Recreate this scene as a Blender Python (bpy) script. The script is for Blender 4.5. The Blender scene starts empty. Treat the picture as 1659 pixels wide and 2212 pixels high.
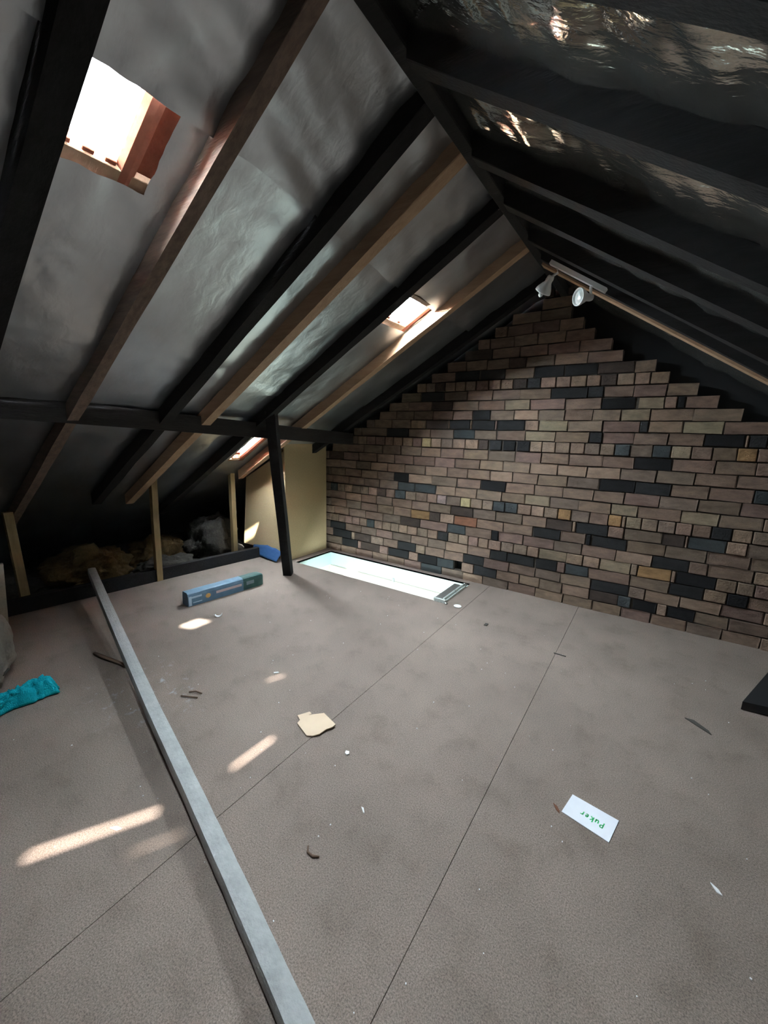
import bpy, bmesh, math, random
from mathutils import Vector, Matrix, noise
S = bpy.context.scene
COL = S.collection

# ---------------------------------------------------------------- camera, sky, sun, exposure
cam = bpy.data.cameras.new('camera'); cam_o = bpy.data.objects.new('camera', cam); COL.objects.link(cam_o)
cam.sensor_fit = 'AUTO'; cam.sensor_width = 36.0; cam.lens = 36.0*875.34/2212.0; cam.clip_start = 0.02
cam_o.matrix_world = Matrix(((0.82831515, -0.12834368, 0.54536402, 0.0),
                             (0.55968572, 0.14539712, -0.81585022, 0.0),
                             (0.02541486, 0.98101355, 0.19226676, 1.5), (0, 0, 0, 1)))
S.camera = cam_o
W = bpy.data.worlds.new('overcast_sky'); S.world = W; W.use_nodes = True
bg = W.node_tree.nodes['Background']
bg.inputs['Color'].default_value = (0.86, 0.94, 1.0, 1); bg.inputs['Strength'].default_value = 215.0
sun = bpy.data.lights.new('sun', 'SUN'); sun.energy = 34.0; sun.angle = math.radians(1.2); sun.color = (1.0, 0.93, 0.84)
sun_o = bpy.data.objects.new('sun', sun); COL.objects.link(sun_o)
sun_o.rotation_euler = Vector((-1.27, 0.92, -2.44)).to_track_quat('-Z', 'Y').to_euler()
S.view_settings.view_transform = 'Standard'; S.view_settings.look = 'None'
S.view_settings.gamma = 1.0; S.view_settings.use_curve_mapping = False
S.view_settings.exposure = 0.75
S.cycles.max_bounces = 10; S.cycles.diffuse_bounces = 6; S.cycles.glossy_bounces = 5
S.cycles.sample_clamp_indirect = 20.0
def area(name, loc, to, sx, sy, energy, col=(1, 1, 1), portal=False):
    l = bpy.data.lights.new(name, 'AREA'); l.shape = 'RECTANGLE'; l.size = sx; l.size_y = sy
    l.energy = energy; l.color = col
    o = bpy.data.objects.new(name, l); COL.objects.link(o); o.location = loc
    o.rotation_euler = Vector(to).to_track_quat('-Z', 'Y').to_euler()
    if portal: l.cycles.is_portal = True
    return o
# unseen area light added for the bright room under the hatch
area('downstairs_light', (-2.2, 2.72, -0.75), (-0.12, 1.0, -0.10), 1.3, 0.5, 22.0, (0.80, 0.97, 1.0))

# ---------------------------------------------------------------- helpers
def link(name, me, mats=(), parent=None, loc=None):
    o = bpy.data.objects.new(name, me); COL.objects.link(o)
    if me is not None:
        for m in (mats if isinstance(mats, (list, tuple)) else [mats]): me.materials.append(m)
    if parent is not None: o.parent = parent
    if loc is not None: o.location = loc
    return o
def thing(o, label, cat, group=None):
    o['label'] = label; o['category'] = cat
    if group: o['group'] = group
    return o
def empty(name, loc=(0, 0, 0)):
    o = bpy.data.objects.new(name, None); COL.objects.link(o); o.location = loc; o.empty_display_size = .05
    return o
def struct(o): o['kind'] = 'structure'; return o
def mesh(name, verts, faces, smooth=False):
    me = bpy.data.meshes.new(name); me.from_pydata([tuple(v) for v in verts], [], faces); me.update()
    if smooth:
        for p in me.polygons: p.use_smooth = True
    return me
def bm_mesh(name, bm, smooth=False):
    bmesh.ops.recalc_face_normals(bm, faces=bm.faces)
    me = bpy.data.meshes.new(name); bm.to_mesh(me); bm.free()
    if smooth:
        for p in me.polygons: p.use_smooth = True
    return me
def box_bm(bm, x0, x1, y0, y1, z0, z1, bevel=0.0, mat=None):
    r = bmesh.ops.create_cube(bm, size=1.0)
    vs = r['verts']
    for v in vs:
        v.co = Vector(((x0+x1)/2 + v.co.x*(x1-x0), (y0+y1)/2 + v.co.y*(y1-y0), (z0+z1)/2 + v.co.z*(z1-z0)))
        if mat is not None: v.co = mat @ v.co
    if bevel > 0:
        es = list({e for v in vs for e in v.link_edges})
        bmesh.ops.bevel(bm, geom=es, offset=bevel, segments=1, affect='EDGES')
def box(name, x0, x1, y0, y1, z0, z1, m, parent=None, bevel=0.0, mat=None):
    bm = bmesh.new(); box_bm(bm, x0, x1, y0, y1, z0, z1, bevel, mat)
    return link(name, bm_mesh(name, bm), m, parent)
def prism(name, poly, z0, z1, m, parent=None, zf=None):
    """flat outline poly (x, y) from z0 to z1; zf(x, y) adds a lift"""
    n = len(poly); zf = zf or (lambda x, y: 0)
    vs = [(x, y, z0+zf(x, y)) for x, y in poly] + [(x, y, z1+zf(x, y)) for x, y in poly]
    fs = [tuple(range(n, 2*n)), tuple(reversed(range(n)))] + [(i, (i+1) % n, n+(i+1) % n, n+i) for i in range(n)]
    bm = bmesh.new(); bv = [bm.verts.new(v) for v in vs]
    for f in fs: bm.faces.new([bv[i] for i in f])
    return link(name, bm_mesh(name, bm), m, parent)
def tube_bm(bm, pts, rad, seg=10, caps=True):
    pts = [Vector(p) for p in pts]; rings = []
    for i, p in enumerate(pts):
        d = (pts[min(i+1, len(pts)-1)] - pts[max(i-1, 0)]).normalized()
        a = d.cross(Vector((0, 0, 1)));
        if a.length < 1e-3: a = Vector((1, 0, 0))
        a.normalize(); b = d.cross(a); r = rad[i] if isinstance(rad, (list, tuple)) else rad
        rings.append([bm.verts.new(p + r*(math.cos(2*math.pi*k/seg)*a + math.sin(2*math.pi*k/seg)*b)) for k in range(seg)])
    for i in range(len(rings)-1):
        for k in range(seg): bm.faces.new((rings[i][k], rings[i][(k+1) % seg], rings[i+1][(k+1) % seg], rings[i+1][k]))
    if caps: bm.faces.new(rings[0]); bm.faces.new(rings[-1])
def tube(name, pts, rad, m, parent=None, seg=10, smooth=True):
    bm = bmesh.new(); tube_bm(bm, pts, rad, seg); return link(name, bm_mesh(name, bm, smooth), m, parent)
def lathe(name, prof, m, parent=None, mat=None, seg=24, smooth=True):
    """prof: (radius, height) along local z"""
    bm = bmesh.new(); rings = []
    for r, h in prof:
        if r < 1e-5: rings.append([bm.verts.new((0, 0, h))])
        else: rings.append([bm.verts.new((r*math.cos(2*math.pi*k/seg), r*math.sin(2*math.pi*k/seg), h)) for k in range(seg)])
    for a, b in zip(rings, rings[1:]):
        for k in range(seg):
            k2 = (k+1) % seg
            f = [a[k % len(a)], a[k2 % len(a)], b[k2 % len(b)], b[k % len(b)]]
            g = []
            for v in f:
                if v not in g: g.append(v)
            if len(g) > 2: bm.faces.new(g)
    if mat is not None: bmesh.ops.transform(bm, matrix=mat, verts=bm.verts)
    return link(name, bm_mesh(name, bm, smooth), m, parent)
def bar(name, p0, p1, w, d, m, parent=None, bev=.003, side=None, cuts=6, wob=.003, seed=0):
    p0, p1 = Vector(p0), Vector(p1); ax = (p1-p0).normalized(); s = Vector(side) if side else Vector((1, 0, 0))
    s = (s - ax*s.dot(ax)).normalized(); t = ax.cross(s); r = random.Random(seed); bm = bmesh.new(); rings = []
    for i in range(cuts+1):
        c = p0 + (p1-p0)*i/cuts + s*r.uniform(-wob, wob)
        rings.append([bm.verts.new(c + s*(a*w/2) + t*(b*d/2)) for a, b in ((-1, -1), (1, -1), (1, 1), (-1, 1))])
    for A, B in zip(rings, rings[1:]):
        for k in range(4): bm.faces.new((A[k], A[(k+1) % 4], B[(k+1) % 4], B[k]))
    bm.faces.new(rings[0]); bm.faces.new(rings[-1])
    if bev: bmesh.ops.bevel(bm, geom=[e for e in bm.edges if len(e.link_faces) == 2 and e.calc_face_angle(0) > .7], offset=bev, segments=1, affect='EDGES')
    return link(name, bm_mesh(name, bm), m, parent)
def nz(x, y, z=0.0, oct=3): return noise.fractal((x, y, z), 0.9, 2.0, oct)
def blob(name, c, r, m, parent=None, seed=0, amp=.25, freq=2.0, sub=4, flat=None):
    bm = bmesh.new(); bmesh.ops.create_icosphere(bm, subdivisions=sub, radius=1)
    for v in bm.verts:
        p = v.co.normalized()
        k = 1 + amp*noise.fractal(p*freq + Vector((seed*7.1, seed*3.3, 0)), .8, 2, 4)
        q = Vector((p.x*r[0]*k, p.y*r[1]*k, p.z*r[2]*k))
        v.co = Vector(c) + q
        if flat is not None and v.co.z < flat: v.co.z = flat
    return link(name, bm_mesh(name, bm, True), m, parent)

# ---------------------------------------------------------------- materials
def mat(name, col, rough=.7, metal=0.0, var=0.0, scale=8.0, dark=None, bump=0.0, bscale=40.0, stretch=(1, 1, 1), objcol=False, coord='Object', spec=.4):
    m = bpy.data.materials.new(name); m.use_nodes = True; nt = m.node_tree; b = nt.nodes['Principled BSDF']
    b.inputs['Roughness'].default_value = rough; b.inputs['Metallic'].default_value = metal
    b.inputs['Specular IOR Level'].default_value = spec
    tc = nt.nodes.new('ShaderNodeTexCoord'); mp = nt.nodes.new('ShaderNodeMapping'); mp.inputs['Scale'].default_value = stretch
    nt.links.new(tc.outputs[coord], mp.inputs[0])
    src = None
    oi = None
    if objcol == 'attr':
        ca = nt.nodes.new('ShaderNodeVertexColor'); ca.layer_name = 'tint'; src = ca.outputs['Color']
    elif objcol:
        oi = nt.nodes.new('ShaderNodeObjectInfo'); src = oi.outputs['Color']
    if var > 0 or dark:
        n = nt.nodes.new('ShaderNodeTexNoise'); n.inputs['Scale'].default_value = scale; n.inputs['Detail'].default_value = 6; n.inputs['Roughness'].default_value = .65
        nt.links.new(mp.outputs[0], n.inputs['Vector'])
        if oi is not None:
            n.noise_dimensions = '4D'; mu = nt.nodes.new('ShaderNodeMath'); mu.operation = 'MULTIPLY'; mu.inputs[1].default_value = 90
            nt.links.new(oi.outputs['Random'], mu.inputs[0]); nt.links.new(mu.outputs[0], n.inputs['W'])
        r = nt.nodes.new('ShaderNodeValToRGB'); r.color_ramp.elements[0].position = .3; r.color_ramp.elements[1].position = .72
        nt.links.new(n.outputs['Fac'], r.inputs[0])
        if objcol:
            r.color_ramp.elements[0].color = (1-var, 1-var, 1-var, 1); r.color_ramp.elements[1].color = (1+var*.6, 1+var*.6, 1+var*.6, 1)
            mx = nt.nodes.new('ShaderNodeMix'); mx.data_type = 'RGBA'; mx.blend_type = 'MULTIPLY'; mx.inputs[0].default_value = 1
            nt.links.new(src, mx.inputs[6]); nt.links.new(r.outputs[0], mx.inputs[7]); src = mx.outputs[2]
        else:
            d = dark or tuple(c*(1-var) for c in col)
            r.color_ramp.elements[0].color = (*d, 1); r.color_ramp.elements[1].color = (*col, 1); src = r.outputs[0]
    if src is not None: nt.links.new(src, b.inputs['Base Color'])
    else: b.inputs['Base Color'].default_value = (*col, 1)
    if bump > 0:
        n2 = nt.nodes.new('ShaderNodeTexNoise'); n2.inputs['Scale'].default_value = bscale; n2.inputs['Detail'].default_value = 5
        nt.links.new(mp.outputs[0], n2.inputs['Vector'])
        bp = nt.nodes.new('ShaderNodeBump'); bp.inputs['Strength'].default_value = bump; bp.inputs['Distance'].default_value = .01
        nt.links.new(n2.outputs['Fac'], bp.inputs['Height']); nt.links.new(bp.outputs[0], b.inputs['Normal'])
    return m
M = {}
M['dark_wood'] = mat('dark_wood', (.013, .012, .013), .85, dark=(.006, .0055, .006), scale=6, bump=.3, bscale=18, stretch=(1, 6, 6))
M['old_wood'] = mat('old_wood', (.26, .185, .145), .75, dark=(.13, .09, .07), scale=5, bump=.35, bscale=20, stretch=(1, 7, 7))
M['pine'] = mat('pine', (.56, .38, .245), .6, dark=(.42, .27, .165), scale=4, bump=.2, bscale=20, stretch=(1, 9, 9))
M['batten'] = mat('batten', (.33, .24, .12), .7, dark=(.22, .15, .07), scale=5, stretch=(6, 6, 1))
M['clay'] = mat('clay_tile', (.46, .15, .085), .75, var=.35, scale=14, bump=.2)
M['black'] = mat('black_void', (.012, .012, .013), .9)
M['mortar'] = mat('mortar', (.082, .068, .058), .95, var=.4, scale=10, bump=.8, bscale=60)
M['brick'] = mat('brick', (1, 1, 1), .9, var=.42, scale=2.2, objcol=True, bump=.7, bscale=45, coord='Object')
M['brick_rest'] = mat('brick_small', (1, 1, 1), .9, var=.42, scale=14, objcol='attr', bump=.7, bscale=70)
M['white_paint'] = mat('white_paint', (.66, .82, .82), .5, var=.05, scale=3)
M['cream'] = mat('cream_wall', (.76, .74, .64), .6, var=.05, scale=5)
M['alu'] = mat('brushed_metal', (.48, .50, .50), .38, metal=.85, var=.2, scale=20)
M['alu_pale'] = mat('pale_metal', (.66, .72, .70), .42, metal=.4, var=.1, scale=20)
M['lamp_white'] = mat('white_enamel', (.78, .80, .80), .4)
M['lamp_glass'] = mat('frosted_glass', (.62, .70, .69), .2, var=.25, scale=60)
M['panel'] = mat('chipboard_tan', (.60, .46, .27), .8, dark=(.49, .365, .21), scale=90, bump=.1, bscale=120)
M['offcut'] = mat('chipboard_pale', (.44, .41, .33), .85, dark=(.34, .31, .25), scale=90)
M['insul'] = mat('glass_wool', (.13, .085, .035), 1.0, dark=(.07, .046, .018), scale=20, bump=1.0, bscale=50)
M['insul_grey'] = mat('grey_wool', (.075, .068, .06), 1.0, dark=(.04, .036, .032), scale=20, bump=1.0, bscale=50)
M['teal'] = mat('teal_towelling', (.0, .62, .78), .95, dark=(.0, .50, .64), scale=50, bump=1.0, bscale=160)
M['sack'] = mat('grey_sacking', (.31, .285, .25), .9, dark=(.22, .20, .18), scale=12, bump=.6, bscale=60)
M['card'] = mat('cardboard', (.70, .55, .40), .85, dark=(.65, .50, .365), scale=10)
M['paper'] = mat('white_card', (.86, .88, .95), .7, dark=(.80, .82, .90), scale=14)
M['green_ink'] = mat('green_ink', (.03, .52, .16), .6)
M['pole'] = mat('dusty_timber', (.44, .45, .45), .75, dark=(.32, .33, .33), scale=18, bump=.4, bscale=90)
M['twig'] = mat('dry_twig', (.13, .085, .06), .9)
M['grey_bit'] = mat('dark_scrap', (.05, .045, .04), .9)
M['leaf'] = mat('brown_leaf', (.14, .055, .03), .9)
M['blue_carton'] = mat('blue_carton', (.17, .29, .41), .5, dark=(.11, .20, .30), scale=12, bump=.2, bscale=25)
M['green_carton'] = mat('green_carton', (.055, .13, .12), .5, dark=(.03, .08, .075), scale=25)
M['pale_blue'] = mat('pale_blue_print', (.52, .68, .82), .6)
M['orange_print'] = mat('orange_print', (.80, .48, .17), .6)
M['pink_print'] = mat('pink_print', (.58, .47, .48), .6)
M['cloudy'] = mat('cloudy_plastic', (.20, .26, .29), .35)
M['tarp'] = mat('blue_tarpaulin', (.03, .09, .24), .6, bump=.6, bscale=20)
M['black_plastic'] = mat('black_plastic', (.010, .010, .011), .7)
M['white_bit'] = mat('white_scrap', (.82, .83, .84), .8)

def foil_mat(name, col, rough, bump1, s1, stretch, metal=.92, col2=None):
    m = bpy.data.materials.new(name); m.use_nodes = True; nt = m.node_tree; b = nt.nodes['Principled BSDF']
    b.inputs['Metallic'].default_value = metal
    tc = nt.nodes.new('ShaderNodeTexCoord'); mp = nt.nodes.new('ShaderNodeMapping'); mp.inputs['Scale'].default_value = stretch
    nt.links.new(tc.outputs['Object'], mp.inputs[0])
    n = nt.nodes.new('ShaderNodeTexNoise'); n.inputs['Scale'].default_value = 2.3; n.inputs['Detail'].default_value = 5
    nt.links.new(mp.outputs[0], n.inputs['Vector'])
    r = nt.nodes.new('ShaderNodeValToRGB'); r.color_ramp.elements[0].position = .3; r.color_ramp.elements[1].position = .7
    r.color_ramp.elements[0].color = (*(col2 or tuple(c*.72 for c in col)), 1); r.color_ramp.elements[1].color = (*col, 1)
    nt.links.new(n.outputs['Fac'], r.inputs[0]); nt.links.new(r.outputs[0], b.inputs['Base Color'])
    rr = nt.nodes.new('ShaderNodeMapRange'); rr.inputs[1].default_value = .3; rr.inputs[2].default_value = .7
    rr.inputs[3].default_value = rough-.045; rr.inputs[4].default_value = rough+.04
    nt.links.new(n.outputs['Fac'], rr.inputs[0]); nt.links.new(rr.outputs[0], b.inputs['Roughness'])
    n2 = nt.nodes.new('ShaderNodeTexNoise'); n2.inputs['Scale'].default_value = s1; n2.inputs['Detail'].default_value = 4; n2.inputs['Distortion'].default_value = .35
    nt.links.new(mp.outputs[0], n2.inputs['Vector'])
    bp = nt.nodes.new('ShaderNodeBump'); bp.inputs['Strength'].default_value = bump1; bp.inputs['Distance'].default_value = .01
    nt.links.new(n2.outputs['Fac'], bp.inputs['Height']); nt.links.new(bp.outputs[0], b.inputs['Normal'])
    return m
M['foil_left'] = foil_mat('grey_foil', (.63, .67, .71), .335, .32, 9, (1, 1.6, 1))
M['foil_right'] = foil_mat('dark_green_foil', (.88, .90, .87), .15, .5, 12, (1, 2.2, 1))

def floor_mat():
    m = bpy.data.materials.new('dusty_chipboard'); m.use_nodes = True; nt = m.node_tree; b = nt.nodes['Principled BSDF']
    b.inputs['Roughness'].default_value = .82; b.inputs['Specular IOR Level'].default_value = .25
    tc = nt.nodes.new('ShaderNodeTexCoord')
    def noi(s, det=6, ro=.6):
        n = nt.nodes.new('ShaderNodeTexNoise'); n.inputs['Scale'].default_value = s; n.inputs['Detail'].default_value = det; n.inputs['Roughness'].default_value = ro
        nt.links.new(tc.outputs['Object'], n.inputs['Vector']); return n.outputs['Fac']
    def ramp(f, p0, c0, p1, c1):
        r = nt.nodes.new('ShaderNodeValToRGB'); r.color_ramp.elements[0].position = p0; r.color_ramp.elements[1].position = p1
        r.color_ramp.elements[0].color = (*c0, 1); r.color_ramp.elements[1].color = (*c1, 1); nt.links.new(f, r.inputs[0]); return r.outputs[0]
    def mix(a, b_, fac=1.0, mode='MULTIPLY', f=None):
        x = nt.nodes.new('ShaderNodeMix'); x.data_type = 'RGBA'; x.blend_type = mode; x.inputs[0].default_value = fac
        if f is not None: nt.links.new(f, x.inputs[0])
        nt.links.new(a, x.inputs[6])
        if isinstance(b_, tuple): x.inputs[7].default_value = (*b_, 1)
        else: nt.links.new(b_, x.inputs[7])
        return x.outputs[2]
    base = ramp(noi(1.4), .35, (.215, .173, .148), .68, (.282, .226, .193))
    fine = ramp(noi(210, 4, .85), .36, (.42, .41, .40), .62, (1.32, 1.31, 1.31))
    stain = ramp(noi(5.5, 8, .7), .28, (.78, .76, .74), .48, (1, 1, 1))
    c = mix(mix(base, fine), stain)
    # dried white smears left of the pole
    mp = nt.nodes.new('ShaderNodeMapping'); mp.inputs['Location'].default_value = (2.28, -.98, 0); mp.vector_type = 'POINT'
    nt.links.new(tc.outputs['Object'], mp.inputs[0])
    g = nt.nodes.new('ShaderNodeTexGradient'); g.gradient_type = 'SPHERICAL'
    sc = nt.nodes.new('ShaderNodeMapping'); sc.inputs['Scale'].default_value = (1.9, 3.0, 1); nt.links.new(mp.outputs[0], sc.inputs[0]); nt.links.new(sc.outputs[0], g.inputs[0])
    sp = ramp(noi(17, 6, .75), .56, (0, 0, 0), .68, (1, 1, 1))
    ma = nt.nodes.new('ShaderNodeMath'); ma.operation = 'MULTIPLY'; nt.links.new(g.outputs['Fac'], ma.inputs[0]); nt.links.new(sp, ma.inputs[1])
    mc = nt.nodes.new('ShaderNodeMath'); mc.operation = 'MULTIPLY'; mc.inputs[1].default_value = 1.6; mc.use_clamp = True; nt.links.new(ma.outputs[0], mc.inputs[0])
    c = mix(c, (.36, .36, .37), mode='MIX', f=mc.outputs[0])
    nt.links.new(c, b.inputs['Base Color'])
    bp = nt.nodes.new('ShaderNodeBump'); bp.inputs['Strength'].default_value = .04; bp.inputs['Distance'].default_value = .003
    nt.links.new(noi(120, 4), bp.inputs['Height']); nt.links.new(bp.outputs[0], b.inputs['Normal'])
    return m
M['floor'] = floor_mat()
def pane_mat():
    m = bpy.data.materials.new('glass_pane'); m.use_nodes = True; nt = m.node_tree; nt.nodes.clear()
    out = nt.nodes.new('ShaderNodeOutputMaterial'); t = nt.nodes.new('ShaderNodeBsdfTransparent'); g = nt.nodes.new('ShaderNodeBsdfGlossy')
    t.inputs[0].default_value = (.93, .96, .96, 1); g.inputs['Roughness'].default_value = .1
    mx = nt.nodes.new('ShaderNodeMixShader'); mx.inputs[0].default_value = .06
    nt.links.new(t.outputs[0], mx.inputs[1]); nt.links.new(g.outputs[0], mx.inputs[2]); nt.links.new(mx.outputs[0], out.inputs[0]); return m
M['pane'] = pane_mat()

# ---------------------------------------------------------------- roof geometry
SL, SR = .573, -.65                       # slopes: z = a + s*x
Y0, Y1 = -2.6, 3.84                       # back of the attic, brick gable
def zl(x, a=3.28): return a + SL*x
def zr(x, a=2.19): return a + SR*x
NL = Vector((SL, 0, -1)).normalized(); NR = Vector((SR, 0, -1)).normalized()   # pointing into the attic
TL = Vector((-1, 0, -SL)).normalized(); TR = Vector((1, 0, SR)).normalized()   # pointing down each slope

# ---------------------------------------------------------------- floor
HX0, HX1, HY0, HY1 = -3.335, -1.44, 3.178, 3.785
fl = struct(empty('floor'))
def floor_panel(rects, x0=None):
    bm = bmesh.new()
    for (a, b, c, d) in rects: box_bm(bm, a, b, c, d, -.022, 0.0, .0008)
    link('floor_panel', bm_mesh('floor_panel', bm), M['floor'], fl)
g = .0008
SEAMS = [-1.257, -.43, 1.23, 2.06, 3.2]
def cut(xa, xb, yb): return [(xa+g, xb-g, -.55+g, yb), (xa+g, xb-g, Y0, -.55-g)]
for xa, xb in zip(SEAMS, SEAMS[1:]):
    for r in cut(xa, xb, Y1+.05): floor_panel([r])
def lef(y): return -4.07 + (y-.93)*.122       # slanting left edge of the boarding
bm = bmesh.new()
def quad_slab(pts):
    n = len(pts); a = [bm.verts.new((x, y, 0)) for x, y in pts]; b = [bm.verts.new((x, y, -.022)) for x, y in pts]
    bm.faces.new(a); bm.faces.new(list(reversed(b)))
    for i in range(n): bm.faces.new((a[i], b[i], b[(i+1) % n], a[(i+1) % n]))
quad_slab([(lef(-.55)-.02, -.55+g), (SEAMS[0]-g, -.55+g), (SEAMS[0]-g, HY0), (HX1, HY0), (HX0, HY0), (lef(HY0)-.02, HY0)])
quad_slab([(HX1, HY0), (SEAMS[0]-g, HY0), (SEAMS[0]-g, Y1+.05), (HX1, Y1+.05), (HX1, HY1)])
quad_slab([(HX0, HY1), (HX1, HY1), (HX1, Y1+.05), (HX0, Y1+.05)])
quad_slab([(lef(HY0)-.02, HY0), (HX0, HY0), (HX0, HY1), (HX0, Y1+.05), (lef(Y1)-.02, Y1+.05)])
link('floor_panel', bm_mesh('floor_panel', bm), M['floor'], fl)
quadp = [(lef(Y0)-.02, Y0), (SEAMS[0]-g, Y0), (SEAMS[0]-g, -.55-g), (lef(-.55)-.02, -.55-g)]
bm = bmesh.new(); quad_slab(quadp); link('floor_panel', bm_mesh('floor_panel', bm), M['floor'], fl)
# sunken dark ceiling boards of the rooms below, seen past the edge of the boarding
box('subfloor', -6.6, -3.9, Y0-.1, Y1+.25, -.10, -.06, M['grey_bit'], fl)
bm = bmesh.new(); box_bm(bm, -4.0, HX0-.04, Y0-.1, Y1+.25, -.10, -.024); box_bm(bm, HX1+.04, 3.8, Y0-.1, Y1+.25, -.10, -.024); box_bm(bm, HX0-.04, HX1+.04, HY1+.025, Y1+.25, -.10, -.024)  # strip behind the hatch is added to keep out sky light from below
box_bm(bm, HX0-.04, HX1+.04, Y0-.1, HY0-.03, -.10, -.024)
link('subfloor', bm_mesh('subfloor', bm), M['black'], fl)

# ---------------------------------------------------------------- hatch shaft and the room below
hs = struct(empty('trim_1'))
th = .02
box('shaft_board', HX0, HX1, HY1, HY1+th, -.185, -.001, M['white_paint'], hs, .001)
box('shaft_board', HX0-th, HX0, HY0-th, HY1+th, -.185, -.001, M['white_paint'], hs, .001)
box('shaft_board', HX0, HX1, HY0-th, HY0, -.185, -.024, M['white_paint'], hs, .001)
box('shaft_board', HX1, HX1+th, HY0-th, HY1+th, -.185, -.024, M['white_paint'], hs, .001)
rm = struct(empty('wall_below'))
box('wall_panel', -3.40, -.2, 3.800, 3.83, -2.5, -.187, M['cream'], rm)
box('wall_panel', -3.40, -3.365, 1.2, 3.80, -2.5, -.187, M['cream'], rm)
box('wall_panel', -.2, -.17, 1.2, 3.83, -2.5, -.187, M['cream'], rm)
box('wall_panel', -3.40, -.2, 1.17, 1.2, -2.5, -.187, M['cream'], rm)
box('ceiling_panel', -3.4, -.2, 1.2, HY0-th, -.215, -.187, M['cream'], rm)
box('ceiling_panel', HX1+th, -.2, HY0-th, 3.8, -.215, -.187, M['cream'], rm)
box('floor_below', -3.4, -.2, 1.2, 3.83, -2.53, -2.5, M['cream'], rm)
box('cover_strip', HX0, HX1, HY1-.004, HY1+th, -.192, -.184, M['offcut'], hs)
# small catch plates and screw marks on the white boards
box('catch_plate', -2.045, -1.93, HY1-.003, HY1, -.085, -.045, M['cream'], hs)
box('catch_plate', -2.40, -2.33, HY1-.003, HY1, -.125, -.11, M['cream'], hs)
box('latch', -2.385, -2.36, HY1-.012, HY1, -.20, -.155, M['alu'], hs)

# ---------------------------------------------------------------- brick gable
wb = struct(empty('wall_back'))
U = .0922
def kz(k): return .0744 + U*k
bounds = [15-1.06*n for n in range(15, 0, -1)] + list(range(15, 29))
leftstep = {28: -.995, 27: -1.245, 26: -1.398, 25: -1.551, 24: -1.68, 23: -1.859, 22: -2.03, 21: -2.196, 20: -2.387, 19: -2.541, 18: -2.666, 17: -2.846, 16: -3.028}
rightstep = {28: -.757, 27: -.757, 26: -.651, 25: -.559, 24: -.426, 23: -.336, 22: -.106, 21: -.008, 20: .178, 19: .308, 18: .455, 17: .64}
def row_ends(kt):
    z = kz(kt)
    L = leftstep.get(kt) if isinstance(kt, int) else None
    R = rightstep.get(kt) if isinstance(kt, int) else None
    if L is None: L = max(-4.9, (z - 3.287)/.573)
    if R is None: R = min(2.2, (2.06 - z)/.66)
    return L, R
SPEC = [(.57,'D',-3.2,-2.95),(.57,'B',-2.9,-2.62),(.57,'D',-2.5,-2.22),(.57,'K',-2.1,-1.86),(1.7,'D',-3.35,-3.05),(1.7,'B',-3.0,-2.75),(2.75,'D',-3.4,-3.15),(.5,'B',-.36,-.14),(.72,'D',-1.44,-1.2),(.57,'K',.21,.39),(.62,'S',-.14,-.04),(1.79,'D',-2.37,-2.13),(1.65,'D',-.36,-.07),(1.2,'K',-.03,.14),
 (2.83,'D',-1.28,-1.11),(2.8,'D',-1.11,-.85),(2.93,'D',-.84,-.65),(2.74,'D',.2,.42),(2.77,'K',.56,.68),(2.7,'S',-.58,-.39),(3.88,'K',.23,.48),(3.84,'O',-.03,.2),
 (4.0,'T',-.82,-.58),(3.95,'T',-.31,-.08),(4.92,'B',-2.34,-2.09),(4.99,'S',-1.76,-1.56),(5.9,'B',-2.08,-1.85),(5.0,'D',.06,.3),(5.31,'K',-1.28,-1.21),
 (6.2,'D',-.89,-.65),(6.15,'D',-.39,-.13),(6.19,'K',-.44,-.40),(6.15,'O',-2.21,-1.98),(6.13,'R',-1.69,-1.44),(7.13,'B',-.78,-.56),(7.27,'B',.1,.25),(7.1,'D',-.53,-.28),(7.26,'S',.27,.5),
 (8.2,'O',-.69,-.58),(8.17,'O',-.29,-.19),(8.21,'P',-1.9,-1.79),(8.44,'S',-2.43,-2.29),(8.24,'T',-.16,-.05),(8.28,'Y',-1.63,-1.52),(9.28,'T',-.28,-.09),(9.2,'T',.2,.43),
 (10.56,'K',-2.45,-2.26),(10.42,'K',-1.43,-1.18),(11.29,'K',-.39,-.13),(13.41,'K',-.16,.09),(14.63,'B',-1.48,-1.38),(14.56,'D',-1.37,-1.25),(14.54,'K',-1.24,-1.12),(14.48,'K',-1.11,-.99),
 (14.36,'O',.46,.57),(14.37,'S',-.31,-.2),(14.41,'S',-.05,.07),(14.59,'Y',-2.11,-2.0),(15.61,'D',-2.56,-2.28),(15.41,'D',-.51,-.41),(15.56,'D',.51,.61),(15.5,'K',.26,.49),(15.38,'T',-1.04,-.78),
 (16.55,'B',-2.07,-1.82),(16.57,'D',-1.8,-1.58),(16.6,'D',-1.56,-1.33),(16.63,'D',-1.31,-1.05),(16.49,'D',-.16,-.1),(16.54,'L',-.93,-.69),(16.49,'L',.12,.36),(16.63,'T',-2.25,-2.07),
 (17.59,'D',-1.56,-1.38),(17.45,'T',-.3,-.1),(18.64,'B',-2.01,-1.78),(18.59,'K',-.45,-.21),(18.54,'K',.06,.11),(18.58,'T',-1.25,-1.02),(18.55,'T',-.19,-.02),(19.66,'D',-2.14,-1.88),(19.54,'D',-.85,-.56),(19.63,'T',-2.38,-2.14),
 (21.64,'B',-.51,-.25),(21.73,'D',-1.77,-1.52),(21.69,'D',-1.51,-1.27),(21.65,'D',-1.01,-.76),(21.62,'D',-.76,-.51),(22.69,'B',-1.24,-1.09)]
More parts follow.
